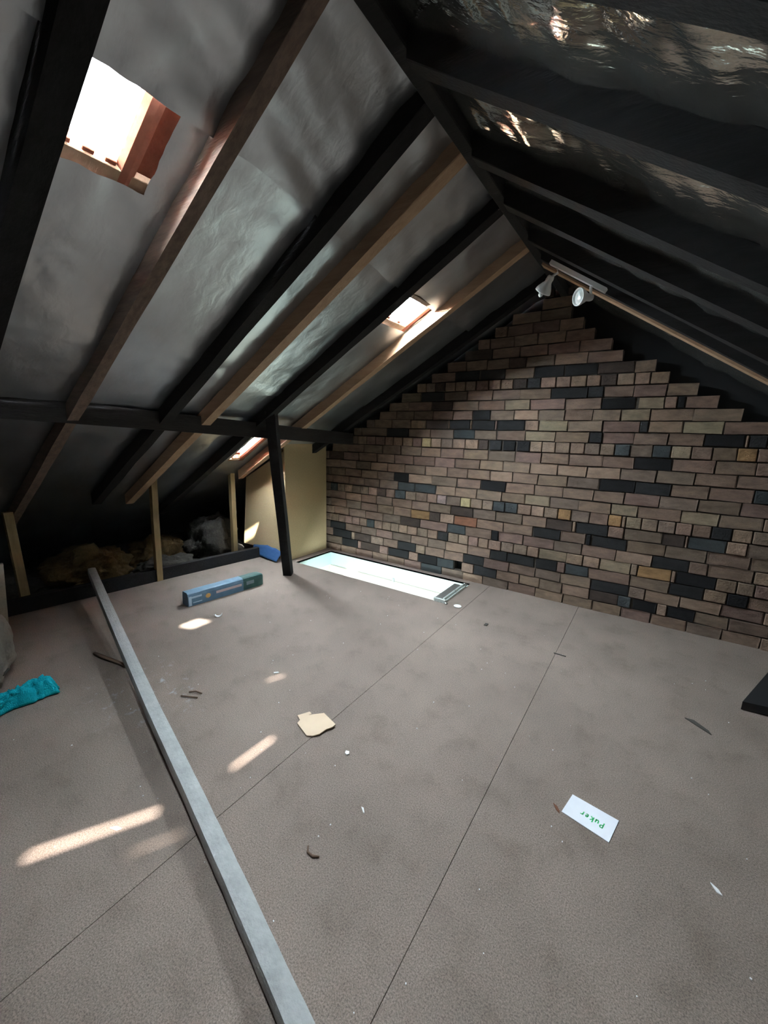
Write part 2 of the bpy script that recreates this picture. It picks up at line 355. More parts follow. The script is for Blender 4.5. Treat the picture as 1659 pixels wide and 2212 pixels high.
PAL = {'D': (0.0210, 0.0203, 0.0217), 'K': (0.0084, 0.0077, 0.0091), 'B': (0.0595, 0.0406, 0.0336), 'S': (0.0525, 0.0595, 0.0630), 'L': (0.3224, 0.2604, 0.1736), 'T': (0.2604, 0.1984, 0.1364),
       'O': (0.3224, 0.1860, 0.0868), 'R': (0.2852, 0.1240, 0.0744), 'Y': (0.3410, 0.2728, 0.1488), 'P': (0.2852, 0.2108, 0.1984)}
BASE = [tuple(v*k for v, k in zip(c, (.80, .67, .60))) for c in [(.30, .235, .195), (.27, .215, .185), (.33, .265, .22), (.285, .22, .19), (.25, .215, .18), (.36, .29, .235), (.235, .20, .175), (.29, .245, .20), (.27, .205, .19), (.31, .255, .20)]]
HEAD = (3.84, 8.24, 14.4, 20.5)
rng = random.Random(11)
def brick_mesh(seed):
    bm = bmesh.new(); box_bm(bm, -.5, .5, -.5, .5, -.5, .5)
    r = random.Random(seed)
    front = [f for f in bm.faces if f.calc_center_median().y < -.4]
    res = bmesh.ops.inset_region(bm, faces=front, thickness=.055, depth=0)
    for v in bm.verts:
        onf = v.co.y < -.49
        edge = abs(v.co.x) > .46 or abs(v.co.z) > .46
        if onf and edge: v.co.y += .10
        v.co.x += r.uniform(-.018, .018); v.co.z += r.uniform(-.06, .06)
        if onf: v.co.y += r.uniform(-.05, .05)
    return bm_mesh('brick', bm)
BM = [brick_mesh(i) for i in range(10)]
for me in BM: me.materials.append(M['brick'])
bricks = []
VENT = (-1.665, -1.575)
for r0, r1 in zip(bounds, bounds[1:]):
    kt = r1 if isinstance(r1, int) else None
    L, R = row_ends(r1 if kt else r1)
    if L >= R: continue
    head = any(r0 < h < r1 for h in HEAD)
    sp = sorted([s for s in SPEC if r0 < s[0] < r1], key=lambda s: s[2])
    spans = []; x = L
    def fill(xa, xb):
        w = xb - xa
        if w < .02: return
        p = .118 if head else .238
        if not head and rng.random() < .25 and w > .3:
            spans.append((xa, xa+.118, None)); xa += .118; w = xb - xa
        n = max(1, round(w/p)); ws = [1+rng.uniform(-.10, .10) for _ in range(n)]; t = sum(ws)
        for q in ws:
            spans.append((xa, xa + w*q/t, None)); xa += w*q/t
    if not sp and not head: L0 = L
    for (k, c, xa, xb) in sp:
        xa = max(xa, x); xb = min(xb, R)
        if xb - xa < .03: continue
        fill(x, xa); spans.append((xa, xb, c)); x = xb
    fill(x, R)
    for (xa, xb, c) in spans:
        if r1 < 1.3 and r0 > -.5 and xa < VENT[1] and xb > VENT[0]:
            # leave the air vent open in this course
            if xa < VENT[0]-.03: bricks.append((xa, VENT[0], r0, r1, c))
            if xb > VENT[1]+.03: bricks.append((VENT[1], xb, r0, r1, c))
            continue
        bricks.append((xa, xb, r0, r1, c))
# two loose bricks under the ridge
bricks += [(-.985, -.905, 28, 28.75, 'B'), (-.865, -.765, 28, 28.85, 'B')]
cv = Vector((0, 0, 1.5))
def size_seen(b):
    xa, xb, r0, r1, c = b; p = Vector(((xa+xb)/2, Y1, kz((r0+r1)/2))); d = p - cv
    q = cam_o.matrix_world.to_3x3().transposed() @ d
    px = 829.5 + 875.34*q.x/-q.z if q.z < 0 else -1e4; py = 1106 - 875.34*q.y/-q.z if q.z < 0 else -1e4
    inside = -20 < px < 1680 and -20 < py < 2232 and p.x > -3.6
    return ((xb-xa)*(r1-r0)/(d.length**2)) * (1 if inside else 0.001)
bricks.sort(key=size_seen, reverse=True)
bm_rest = bmesh.new(); rest_cols = []
cl = bm_rest.loops.layers.float_color.new('tint'); done = bm_rest.faces.layers.int.new('done')
def brick_col(c):
    if c: b = PAL[c]
    else:
        q = rng.random()
        b = BASE[rng.randrange(len(BASE))] if q > .05 else PAL[rng.choice('BDBTS')]
    f = rng.uniform(.80, 1.16); return tuple(v*f for v in b)
for i, b in enumerate(bricks):
    xa, xb, r0, r1, c = b
    j = .0045; z0, z1 = kz(r0)+j, kz(r1)-j
    proud = rng.uniform(-.003, .004); dep = .08
    yc = Y1 + dep/2 + proud
    if i < 300:
        o = bpy.data.objects.new('brick', BM[rng.randrange(10)]); COL.objects.link(o); o.parent = wb
        o.location = ((xa+xb)/2, yc, (z0+z1)/2); o.scale = (xb-xa-2*j, dep, z1-z0); o.color = (*brick_col(c), 1)
        o.rotation_euler = (0, rng.uniform(-.006, .006), 0)
    else:
        box_bm(bm_rest, xa+j, xb-j, yc-dep/2, yc+dep/2, z0, z1, .004); bm_rest.faces.ensure_lookup_table()
        k_ = (*brick_col(c), 1)
        for f in bm_rest.faces:
            if not f[done]:
                f[done] = 1
                for l in f.loops: l[cl] = k_
o = link('bricks', bm_mesh('bricks', bm_rest), M['brick_rest'], wb); o['kind'] = 'stuff'; o.color = (.27, .22, .185, 1)
# mortar body, stepped like the courses
bm = bmesh.new()
for r0, r1 in zip(bounds, bounds[1:]):
    L, R = row_ends(r1)
    y_f = Y1+.021
    if L < R:
        if r1 < 1.3 and r0 > -.5:
            box_bm(bm, L+.004, VENT[0], y_f, Y1+.11, kz(r0)-.001, kz(r1)-.003); box_bm(bm, VENT[1], R-.004, y_f, Y1+.11, kz(r0)-.001, kz(r1)-.003)
        else: box_bm(bm, L+.004, R-.004, y_f, Y1+.11, kz(r0)-.001, kz(r1)-.003)
link('mortar', bm_mesh('mortar', bm), M['mortar'], wb)
box('vent_hole', VENT[0]-.01, VENT[1]+.01, Y1+.10, Y1+.13, -.02, .18, M['black'], wb)  # black backing, the darkness of the open vent put into its colour
# dark outer skin behind the stepped bricks
bm = bmesh.new()
vs = [bm.verts.new(p) for p in ((-6.4, Y1+.14, -.15), (3.6, Y1+.14, -.15), (3.6, Y1+.14, .3), (-.9, Y1+.14, 3.1), (-6.4, Y1+.14, .1))]
vs2 = [bm.verts.new(v.co + Vector((0, .05, 0))) for v in vs]
bm.faces.new(vs); bm.faces.new(list(reversed(vs2)))
for i in range(5): bm.faces.new((vs[i], vs[(i+1) % 5], vs2[(i+1) % 5], vs2[i]))
link('outer_skin', bm_mesh('outer_skin', bm), M['black'], wb)
wf = box('wall_front', -6.4, 3.6, Y0-.08, Y0, -.15, 3.1, M['mortar']); struct(wf)

# ---------------------------------------------------------------- foil lining with its openings
ce = struct(empty('ceiling'))
GLASS = [(-1.44, -1.70, .60, .80), (-1.50, -1.79, 2.44, 2.86), (-3.32, -3.68, 2.64, 2.755)]     # glass tiles: x range, y range (left slope)
HOLES = [(-1.415, -1.685, .575, .885), (-1.515, -1.780, 2.43, 2.885), (-3.22, -3.74, 2.62, 2.80)]   # openings cut in the lining
def axis(a, b, step, extra):
    n = max(1, round(abs(b-a)/step)); xs = [a + (b-a)*i/n for i in range(n+1)] + [e for e in extra if min(a, b) < e < max(a, b)]
    xs = sorted(set(round(v, 4) for v in xs)); out = [xs[0]]
    for v in xs[1:]:
        if v - out[-1] > .006 or v in [round(e, 4) for e in extra]: out.append(v)
    return out
def sheet(name, x0, x1, step, zf, holes, dispf, nrm, m, par, yr=(Y0, Y1+.12), warp=None):
    xs = axis(min(x0, x1), max(x0, x1), step, [h for H in holes for h in H[:2]])
    ys = axis(yr[0], yr[1], step, [h for H in holes for h in H[2:]])
    V, F = [], []
    for x in xs:
        for y in ys:
            d = dispf(x, y); q = warp(x, y) if warp else x; p = Vector((q, y, zf(q))) + nrm*d
            for H in holes:                                # ragged edge of the openings
                if min(abs(x-H[0]), abs(x-H[1])) < .002 and H[2]-.01 <= y <= H[3]+.01 or min(abs(y-H[2]), abs(y-H[3])) < .002 and H[1]-.01 <= x <= H[0]+.01:
                    p += Vector((.010*nz(x*9, y*9, 5), .012*nz(x*8, y*8, 9), 0))
            V.append(p)
    ny = len(ys)
    for i in range(len(xs)-1):
        for j in range(ny-1):
            cx, cy = (xs[i]+xs[i+1])/2, (ys[j]+ys[j+1])/2
            if any(min(H[0], H[1]) < cx < max(H[0], H[1]) and H[2] < cy < H[3] for H in holes): continue
            F.append((i*ny+j, i*ny+j+1, (i+1)*ny+j+1, (i+1)*ny+j))
    return link(name, mesh(name, V, F, True), m, par)
def wr_left(x, y):
    d = .007*nz(x*2.2, y*2.2, 1) + .0025*nz(x*7, y*9, 2)
    up = max(0, min(1, (x+1.75)/.5)); d += up*.016*nz(x*7 + y*2.4, y*1.7, 3, 2)       # folds running down from the ridge
    for (hx, hy, rad) in ((-1.55, .72, .42), (-2.0, .62, .30)):                                # puckers round the first opening
        t = math.hypot(x-hx, (y-hy)*1.1)
        if t < rad: a = math.atan2(y-hy, x-hx); d += .006*(1-t/rad)*math.sin(a*9 + 3*nz(x*3, y*3, 8))
    low = max(0, 1-abs(x+2.5)/.22); d += low*.006*nz(x*14, y*2.5, 4)
    return d
def wr_right(x, y):
    return .018*nz(x*6.5 - y*1.5, y*1.5, 11, 3) + .006*nz(x*3.5, y*4, 12) + .003*nz(x*10, y*13, 13)
LAPS = [(-9, -1.40), (1.13, -1.402), (1.44, -1.417), (1.565, -1.435), (2.2, -1.51), (2.9, -1.535), (9, -1.54)]
def lap(y):
    for (ya, xa), (yb, xb) in zip(LAPS, LAPS[1:]):
        if y <= yb: return xa + (xb-xa)*(y-ya)/(yb-ya) + .004*nz(y*4, 0, 31)
def warp_u(x, y):                                     # lower edge of the upper sheet follows the lap
    t = (x+.80)/(-.64); return -.80 + t*(lap(y)+.80)
LOWH = [(-1.30, h[1], h[2], h[3]) for h in HOLES[:2]]
sheet('foil_sheet', -.80, -1.44, .024, lambda x: zl(x), [], lambda x, y: wr_left(x, y) + .010*max(0, 1-abs(x+1.44)/.10), NL, M['foil_left'], ce, warp=warp_u)
sheet('foil_sheet', -1.32, -2.66, .024, lambda x: zl(x)+.014, LOWH, wr_left, NL, M['foil_left'], ce)
sheet('foil_sheet', -2.56, -6.2, .035, lambda x: zl(x)+.030, HOLES[2:], wr_left, NL, M['foil_left'], ce)
RB = [(-.50, -.05, -.80, .66)]                # added roof opening above the camera, for the sun streaks
sheet('foil_sheet', -.80, .42, .016, lambda x: zr(x), RB, wr_right, NR, M['foil_right'], ce)
sheet('foil_sheet', .42, 3.0, .06, lambda x: zr(x), [], wr_right, NR, M['foil_right'], ce)
# added unseen board, its slits shaped to throw sun streaks on the floor
def slit_board(x0, x1, y0, y1, slits):
    """slits sorted by x: quads ((xa, ya), (xb, yb), width) of open gaps running along y"""
    bm = bmesh.new()
    def strip(L, R, ya, yb):
        vs = [bm.verts.new((x, y, zr(x)+.05)) for x, y in ((L[0], ya), (L[1], yb), (R[1], yb), (R[0], ya))]
        hi = [bm.verts.new(v.co + Vector((0, 0, .006))) for v in vs]
        bm.faces.new(vs); bm.faces.new(list(reversed(hi)))
        for i in range(4): bm.faces.new((vs[i], vs[(i+1) % 4], hi[(i+1) % 4], hi[i]))
    ys = sorted({y0, y1} | {s_[k][1] for s_ in slits for k in (0, 1)})
    for ya, yb in zip(ys, ys[1:]):
        cur = (x0, x0)
        for (A, B, w_) in slits:
            if A[1] <= ya + 1e-6 and yb <= B[1] + 1e-6:
                f = lambda y: A[0] + (B[0]-A[0])*(y-A[1])/(B[1]-A[1])
                strip(cur, (f(ya)-w_/2, f(yb)-w_/2), ya, yb); cur = (f(ya)+w_/2, f(yb)+w_/2)
        strip(cur, (x1, x1), ya, yb)
    return link('slit_mask', bm_mesh('slit_mask', bm), M['dark_wood'], ce)
slit_board(-.56, .0, -.86, .72, [((-.475, .50), (-.445, .61), .008), ((-.375, -.656), (-.226, -.262), .016), ((-.184, .05), (-.180, .28), .012), ((-.165, -.39), (-.104, -.225), .005)])
# tile skin outside the lining
def slab(x0, x1, zf, holes, t):
    xs = sorted({x0, x1} | {h for H in holes for h in H[:2]}); ys = sorted({Y0-.1, Y1+.2} | {h for H in holes for h in H[2:]})
    bm = bmesh.new(); nr = Vector((0, 0, 1))
    for a, b in zip(xs, xs[1:]):
        for c, d in zip(ys, ys[1:]):
            if any(min(H[:2])-1e-6 <= a and b <= max(H[:2])+1e-6 and H[2]-1e-6 <= c and d <= H[3]+1e-6 for H in holes): continue
            lo = [bm.verts.new((x, y, zf(x))) for x, y in ((a, c), (b, c), (b, d), (a, d))]; hi = [bm.verts.new(v.co + Vector((0, 0, t))) for v in lo]
            bm.faces.new(lo); bm.faces.new(hi)
            for i in range(4): bm.faces.new((lo[i], lo[(i+1) % 4], hi[(i+1) % 4], hi[i]))
    return link('tile_skin', bm_mesh('tile_skin', bm), M['clay'], ce)
slab(-6.6, -.8, lambda x: zl(x)+.085, GLASS, .03)
slab(-.84, 3.8, lambda x: zr(x)+.085, [(-.50, -.05, -.80, .66)], .03)  # same added opening, cut through the tiles for the sun streaks

def slope_box(name, xa, xb, ya, yb, d0, d1, m, par, left=True, bevel=.002):
    """box on the slope between two x stations; d0..d1 = vertical heights over the lining plane"""
    z = zl if left else zr
    bm = bmesh.new(); vs = []
    for x in (xa, xb):
        for y in (ya, yb):
            for d in (d0, d1): vs.append(bm.verts.new((x, y, z(x)+d)))
    for f in ((0, 1, 3, 2), (4, 6, 7, 5), (0, 4, 5, 1), (2, 3, 7, 6), (0, 2, 6, 4), (1, 5, 7, 3)): bm.faces.new([vs[i] for i in f])
    if bevel: bmesh.ops.bevel(bm, geom=list(bm.edges), offset=bevel, segments=1, affect='EDGES')
    return link(name, bm_mesh(name, bm), m, par)
for i, (G, Hh) in enumerate(zip(GLASS, HOLES)):
    w = struct(empty('window_%d' % (i+1)))
    slope_box('glass_tile', G[0], G[1], G[2], G[3], .095, .103, M['pane'], w, bevel=0)
    # ribbed edge of the clay tile beside the glass one, and its neighbour
    yt = G[3]
    bm = bmesh.new(); pr = [(yt-.012, .085), (yt-.012, .050), (yt+.004, .034), (yt+.026, .030), (yt+.046, .036), (yt+.055, .055), (yt+.055, .085)]
    ra = [bm.verts.new((Hh[0]+.06, y, zl(Hh[0]+.06)+d)) for y, d in pr]; rb = [bm.verts.new((Hh[1]-.02, y, zl(Hh[1]-.02)+d)) for y, d in pr]
    for a in range(len(pr)-1): bm.faces.new((ra[a], ra[a+1], rb[a+1], rb[a]))
    bm.faces.new(ra); bm.faces.new(rb)
    link('clay_tile', bm_mesh('clay_tile', bm), M['clay'], w)
    # tile nibs and batten across the lower edge
    slope_box('tile_batten', Hh[1]+.022, Hh[1]-.028, Hh[2]-.05, Hh[3]+.05, .034, .058, M['pine'], w)
    for q in range(3):
        ya = G[2] + .02 + q*(G[3]-G[2])*.33
        slope_box('tile_nib', Hh[1]+.035, Hh[1]+.012, ya, ya+.035, .040, .08, M['clay'], w)
    if i == 1: slope_box('tile_batten', Hh[0]+.012, Hh[0]-.016, Hh[2], Hh[3]+.02, -.006, .03, M['old_wood'], w)
    cx, cy = (G[0]+G[1])/2, (G[2]+G[3])/2
    area('sky_portal', (cx, cy, zl(cx)+.14), NL, abs(G[0]-G[1])*1.16, G[3]-G[2], 1, portal=True)
# ---------------------------------------------------------------- roof timbers
def rafter(ya, yb, left, m, label, x_end, x_top=None, under=None, jit=0):
    """sloping rafter; underside on z = a + s*x"""
    a, s = (3.2, SL) if left else (2.1, SR)
    xt = x_top if x_top is not None else (-.845 if left else -.795)
    r = random.Random(jit); n = 14; V = []; bm = bmesh.new(); prev = None; rings = []
    up = .10
    for i in range(n+1):
        x = xt + (x_end-xt)*i/n; z = a + s*x; e = .003
        q = [(ya, 0), (yb, 0), (yb, up), (ya, up)]
        rings.append([bm.verts.new((x, y + r.uniform(-e, e), z + d + (r.uniform(-e, e) if d == 0 else 0))) for y, d in q])
    for A, B in zip(rings, rings[1:]):
        for k in range(4): bm.faces.new((A[k], A[(k+1) % 4], B[(k+1) % 4], B[k]))
    bm.faces.new(rings[0]); bm.faces.new(rings[-1])
    es = [e for e in bm.edges if abs(e.verts[0].co.x - e.verts[1].co.x) > .02 and e.verts[0].co.z - (a+s*e.verts[0].co.x) < .05]
    bmesh.ops.bevel(bm, geom=es, offset=.004, segments=1, affect='EDGES')
    o = link('rafter', bm_mesh('rafter', bm), m)
    return thing(o, label, 'rafter', 'rafters of the left slope' if left else 'rafters of the right slope')
rafter(.515, .603, True, M['dark_wood'], 'dark rafter at far left, crossing the left edge of the large bright roof opening', -4.5, jit=1)
rafter(.985, 1.042, True, M['old_wood'], 'weathered reddish brown rafter right of the large bright roof opening', -4.55, jit=2)
rafter(1.525, 1.602, True, M['dark_wood'], 'dark rafter between the reddish brown rafter and the long pale pine rafter', -4.2, jit=3)
rafter(1.843, 1.918, True, M['pine'], 'long pale pine rafter in the middle of the left slope, sawn end below the purlin', -4.29, jit=4)
rafter(2.355, 2.43, True, M['dark_wood'], 'dark rafter above the leaning post, left of the small bright roof opening', -4.7, jit=5)
rafter(2.90, 2.967, True, M['pine'], 'pine rafter right of the small bright roof opening, lit by it', -3.95, jit=6)
rafter(3.555, 3.625, True, M['dark_wood'], 'dark rafter on the left slope nearest the brick gable', -4.7, jit=7)
rafter(.01, .08, True, M['dark_wood'], 'dark rafter overhead at the upper left corner of the photo', -4.5, jit=8)
rafter(.825, .885, False, M['dark_wood'], 'dark rafter in the upper right corner, nearest of the right slope', 2.9, jit=9)
rafter(1.245, 1.318, False, M['dark_wood'], 'broad dark rafter below the brightly wrinkled foil of the right slope', 2.9, jit=10)
rafter(1.765, 1.84, False, M['dark_wood'], 'dark rafter of the right slope, second below the brightly wrinkled foil', 2.9, jit=11)
rafter(2.175, 2.25, False, M['dark_wood'], 'dark rafter of the right slope just above the white spotlight bar', 2.9, jit=12)
rafter(2.62, 2.69, False, M['dark_wood'], 'dark rafter of the right slope beside the white spotlight bar', 2.9, jit=14)
rafter(2.930, 2.976, False, M['dark_wood'], 'rafter of the right slope behind the white spotlight bar, its shaded side coloured dark', 2.9, jit=13)  # pine rafter, the shade on its side put into dark wood
lt = bar('rafter_edge', (-.79, 3.015, 2.1+SR*-.79+.016), (2.9, 3.015, 2.1+SR*2.9+.016), .066, .05, M['pine'], side=(0, 1, 0), cuts=10, wob=.003, seed=6)  # its lit underside, modelled as a separate pine strip
thing(lt, 'lit pine lower edge of the right slope rafter below the white spotlight bar, nearest the gable', 'lath')
rb = box('ridge_board', -.85, -.795, Y0, Y1+.1, 2.65, 2.86, M['dark_wood'], None, .004)
thing(rb, 'dark ridge board running along the top of the roof to the brick gable', 'beam')
# purlin, dropping slightly towards the gable
def purz(y): return 1.652 - (y-.7)*.057
bm = bmesh.new(); rings = []
for i in range(13):
    y = Y0 + .05 + i*(3.66-Y0)/12; t = purz(y); b = t - .128 + .006*nz(y*2, 0)
    rings.append([bm.verts.new(p) for p in ((-2.93, y, t), (-2.93, y, b), (-3.0, y, b), (-3.0, y, t))])
for A, B in zip(rings, rings[1:]):
    for k in range(4): bm.faces.new((A[k], A[(k+1) % 4], B[(k+1) % 4], B[k]))
bm.faces.new(rings[0]); bm.faces.new(rings[-1])
pu = link('purlin', bm_mesh('purlin', bm), mat('grey_dark_wood', (.040, .037, .036), .7, dark=(.022, .020, .020), scale=6, bump=.3, bscale=20, stretch=(6, 1, 6)))
thing(pu, 'long dark horizontal beam carrying the left rafters, above the leaning post', 'beam')
po = bar('leaning_post', (-3.095, 2.84, .0), (-2.79, 2.40, 1.66), .085, .085, M['dark_wood'], side=(.85, .5, 0), seed=4)
thing(po, 'dark leaning timber post beside the floor hatch, propping the beam', 'post')
# dark edging beam at the left end of the boarding
eb = bar('edge_beam', (lef(.15)-.03, .15, .06), (lef(3.05)-.03, 3.05, .055), .06, .125, M['dark_wood'], side=(1, 0, 0), seed=9)
thing(eb, 'low dark timber beam edging the left side of the boarded floor', 'beam')
# hangers in the eaves
b1 = bar('hanger', (-3.93, 1.94, 1.02), (-3.97, 1.94, -.06), .05, .055, M['batten'], seed=2)
thing(b1, 'thin pale upright batten under the sawn end of the pine rafter', 'batten')
b2 = bar('hanger', (-4.05, 2.88, 1.0), (-4.05, 2.88, -.06), .05, .055, M['batten'], seed=3)
thing(b2, 'thin pale upright batten in the eaves just left of the tan boxed chimney', 'batten')
b3 = bar('hanger', (-4.26, .955, .80), (-4.26, .99, -.06), .06, .06, M['batten'], seed=5)
thing(b3, 'thin pale upright batten in the dark eaves at the far left edge', 'batten')

# ---------------------------------------------------------------- boxed chimney of tan chipboard
ch = empty('boxed_chimney', (-3.42, 3.13, 0)); thing(ch, 'tall tan chipboard boxing behind the leaning post, against the brick gable', 'boxing')
def chp(name, poly, axis_, a, b):
    bm = bmesh.new()
    mk = (lambda p, t: (p[0], t, p[1])) if axis_ == 'y' else (lambda p, t: (t, p[0], p[1]))
    A = [bm.verts.new(mk(p, a)) for p in poly]; B = [bm.verts.new(mk(p, b)) for p in poly]
    bm.faces.new(A); bm.faces.new(list(reversed(B)))
    for i in range(len(A)): bm.faces.new((A[i], B[i], B[(i+1) % len(A)], A[(i+1) % len(A)]))
    o = link(name, bm_mesh(name, bm), M['panel']); o.parent = ch; o.matrix_parent_inverse = Matrix.Translation(-Vector((-3.42, 3.13, 0))); return o
chp('front_panel', [(-4.19, .095), (-3.44, .10), (-3.44, 1.27), (-4.10, .91+.02)], 'y', 3.12, 3.136)
chp('side_panel', [(3.12, .005), (3.80, .005), (3.80, 1.36), (3.12, 1.36)], 'x', -3.44, -3.424)
chp('back_filler', [(3.137, .01), (3.80, .01), (3.80, 1.30), (3.137, 1.30)], 'x', -3.55, -3.53)
# blue tarpaulin tucked under it
V = []; F = []; n = 14
for i in range(n+1):
    for j in range(6):
        u, v = i/n, j/5
        x = -3.98 + .50*u; y = 3.105 - .09*(1-v)*(.4+.6*u); z = .012 + v*(.135-.06*abs(u-.5)) + .012*nz(u*7, v*4, 3)
        V.append((x, y, max(.004, z)))
for i in range(n):
    for j in range(5): F.append((i*6+j, i*6+j+1, (i+1)*6+j+1, (i+1)*6+j))
tp = link('tarpaulin', mesh('tarpaulin', V, F, True), M['tarp']); sm = tp.modifiers.new('s', 'SOLIDIFY'); sm.thickness = .004
thing(tp, 'crumpled blue tarpaulin under the tan chimney boxing', 'tarpaulin')

# ---------------------------------------------------------------- insulation in the eaves
def batt(c, r, m, label, seed, amp=.35):
    o = blob('insulation', c, r, m, seed=seed, amp=amp, freq=1.7, sub=5, flat=-.06)
    return thing(o, label, 'insulation', 'loose insulation in the eaves')
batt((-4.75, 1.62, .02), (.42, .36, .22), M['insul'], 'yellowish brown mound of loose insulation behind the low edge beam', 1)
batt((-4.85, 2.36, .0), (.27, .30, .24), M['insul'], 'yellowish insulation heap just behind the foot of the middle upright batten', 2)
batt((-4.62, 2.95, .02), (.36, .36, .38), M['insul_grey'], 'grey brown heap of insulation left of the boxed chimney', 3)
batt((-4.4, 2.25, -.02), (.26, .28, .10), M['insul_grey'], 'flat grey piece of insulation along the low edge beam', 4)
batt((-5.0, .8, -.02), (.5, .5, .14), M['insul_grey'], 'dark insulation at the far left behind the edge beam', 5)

# ---------------------------------------------------------------- spotlight bar on the right slope
sb = empty('spotlight_bar', (-.55, 2.86, 2.47)); thing(sb, 'white bar with two swivelling spotlights fixed below the right roof slope', 'light')
def kid(o): o.parent = sb; o.matrix_parent_inverse = Matrix.Translation(-Vector((-.55, 2.86, 2.47))); return o
def dirmat(p, d): return Matrix.Translation(Vector(p)) @ Vector(d).to_track_quat('Z', 'Y').to_matrix().to_4x4()
br = bar('mount_bar', (-.712, 2.86, 2.563), (-.385, 2.86, 2.350), .042, .024, M['lamp_white'], side=(0, 1, 0), wob=0, cuts=1, bev=.004); kid(br)
for (a, b, hc, hd, lamp) in (((-.672, 2.865, 2.525), (-.668, 2.87, 2.50), (-.735, 2.88, 2.437), (-.55, .35, -.75), 0),
                             ((-.47, 2.865, 2.39), (-.468, 2.875, 2.355), (-.505, 2.855, 2.333), (-.66, -.72, -.05), 1)):
    kid(tube('swivel_arm', [a, b, Vector(hc) - Vector(hd).normalized()*.055], .008, M['lamp_white'], seg=8))
    hm = dirmat(hc, hd)
    prof = [(0, -.062), (.018, -.062), (.022, -.05), (.022, -.022), (.030, -.012), (.045, .014), (.051, .030), (.051, .036), (.045, .036), (.040, .022), (.02, .012), (0, .010)]
    hd_o = kid(lathe('lamp_head', prof, M['lamp_white'], None, hm))
    gl = lathe('lamp_glass', [(.0, .036), (.02, .034), (.036, .029), (.042, .024)], M['lamp_glass'], hd_o, hm)
    if not lamp: kid(blob('switch_knob', Vector(hc)+Vector((-.022, -.02, -.05)), (.014, .014, .018), M['lamp_white'], sub=2, amp=0))
    for s in (-1, 1):
        q = hm @ Vector((s*.024, 0, -.04)); kid(blob('pivot_screw', q, (.006, .006, .006), M['lamp_white'], sub=1, amp=0))

# ---------------------------------------------------------------- loft ladder end resting on the hatch edge
ld = empty('loft_ladder', (-1.47, 3.36, 0)); thing(ld, 'grey metal top of a folded loft ladder at the right end of the hatch', 'ladder')
def kl(o): o.parent = ld; o.matrix_parent_inverse = Matrix.Translation(-Vector((-1.47, 3.36, 0))); return o
kl(box('tread', -1.545, -1.465, 3.185, 3.62, .012, .030, M['alu'], None, .003))
kl(box('front_cap', -1.548, -1.43, 3.165, 3.186, -.03, .035, M['alu_pale'], None, .004))
kl(box('rail', -1.466, -1.448, 3.19, 3.66, -.06, .040, M['alu_pale'], None, .003))
kl(box('rail', -1.446, -1.432, 3.19, 3.66, -.06, .022, M['alu_pale'], None, .002))
for (x, y, z) in ((-1.53, 3.163, .012), (-1.50, 3.163, .012), (-1.47, 3.163, .008)):
    kl(blob('rivet', (x, y, z), (.005, .004, .005), M['alu'], sub=1, amp=0))
kl(box('hinge_plate', -1.452, -1.436, 3.42, 3.425, -.03, .046, M['alu'], None))
kl(tube('hinge_pin', [(-1.45, 3.63, .045), (-1.425, 3.66, .028)], .009, M['alu']))
kl(tube('bolt', [(-1.435, 3.172, .006), (-1.41, 3.165, .004)], .010, M['alu']))

# ---------------------------------------------------------------- long grey batten lying across the floor
pts = [(-4.163, 1.449, 0.175), (-3.445, 1.259, 0.14), (-2.787, 1.088, 0.108), (-1.973, 0.878, 0.072), (-1.365, 0.728, 0.048), (-0.95, 0.621, 0.036), (-0.578, 0.519, 0.034), (0.094, 0.334, 0.03)]
bm = bmesh.new(); rings = []
fine = []
for a, b in zip(pts, pts[1:]):
    for i in range(8): fine.append(Vector(a).lerp(Vector(b), i/8))
fine.append(Vector(pts[-1])); w = .031
for i, p in enumerate(fine):
    d = (fine[min(i+1, len(fine)-1)] - fine[max(i-1, 0)]).normalized(); s = d.cross(Vector((0, 0, 1))).normalized(); t = s.cross(d)
    e = .0015*nz(i*.7, 0, 2)
    ring = []
    for k in range(12):
        an = 2*math.pi*k/12 + math.pi/12; c_, s_ = math.cos(an), math.sin(an); q = (abs(c_)**8 + abs(s_)**8)**(-.125)
        ring.append(bm.verts.new(p + Vector((0, 0, .008)) + s*(w+e)*q*c_ + t*(w+.008+e)*q*s_))
    rings.append(ring)
for A, B in zip(rings, rings[1:]):
    for k in range(12): bm.faces.new((A[k], A[(k+1) % 12], B[(k+1) % 12], B[k]))
bm.faces.new(rings[0]); bm.faces.new(rings[-1])
pl = link('long_batten', bm_mesh('long_batten', bm), M['pole'])
thing(pl, 'long dusty grey batten lying diagonally across the floor over the edge beam', 'batten')

# ---------------------------------------------------------------- blue carton
bc = empty('blue_carton', (-3.12, 2.12, 0)); thing(bc, 'long narrow blue carton with an orange sun on the floor near the leaning post', 'box')
A_ = Vector((-3.155, 1.765, 0)); B_ = Vector((-3.075, 2.50, 0)); ax = (B_-A_); Lc = ax.length; ax.normalize(); sd = Vector((0, 0, 1)).cross(ax)   # sd points away from the camera (-x)
CM = Matrix((( *(ax), 0), (*(sd), 0), (0, 0, 1, 0), (0, 0, 0, 1))).transposed(); CM.translation = A_
def kc(o): o.parent = bc; o.matrix_parent_inverse = Matrix.Translation(-Vector((-3.12, 2.12, 0))); return o
bm = bmesh.new(); n = 16; D = .11; rings = []
prof = [(.0, .0), (.0, .085), (.006, .108), (.02, .118), (.09, .118), (.105, .105), (.11, .0)]
for i in range(n+1):
    u = i/n*Lc*.70; rings.append([bm.verts.new(CM @ Vector((u, v, z + .002*nz(u*9, v*20, 4)*(z > .01)))) for v, z in prof])
for P_, Q_ in zip(rings, rings[1:]):
    for k in range(len(prof)): bm.faces.new((P_[k], P_[(k+1) % len(prof)], Q_[(k+1) % len(prof)], Q_[k]))
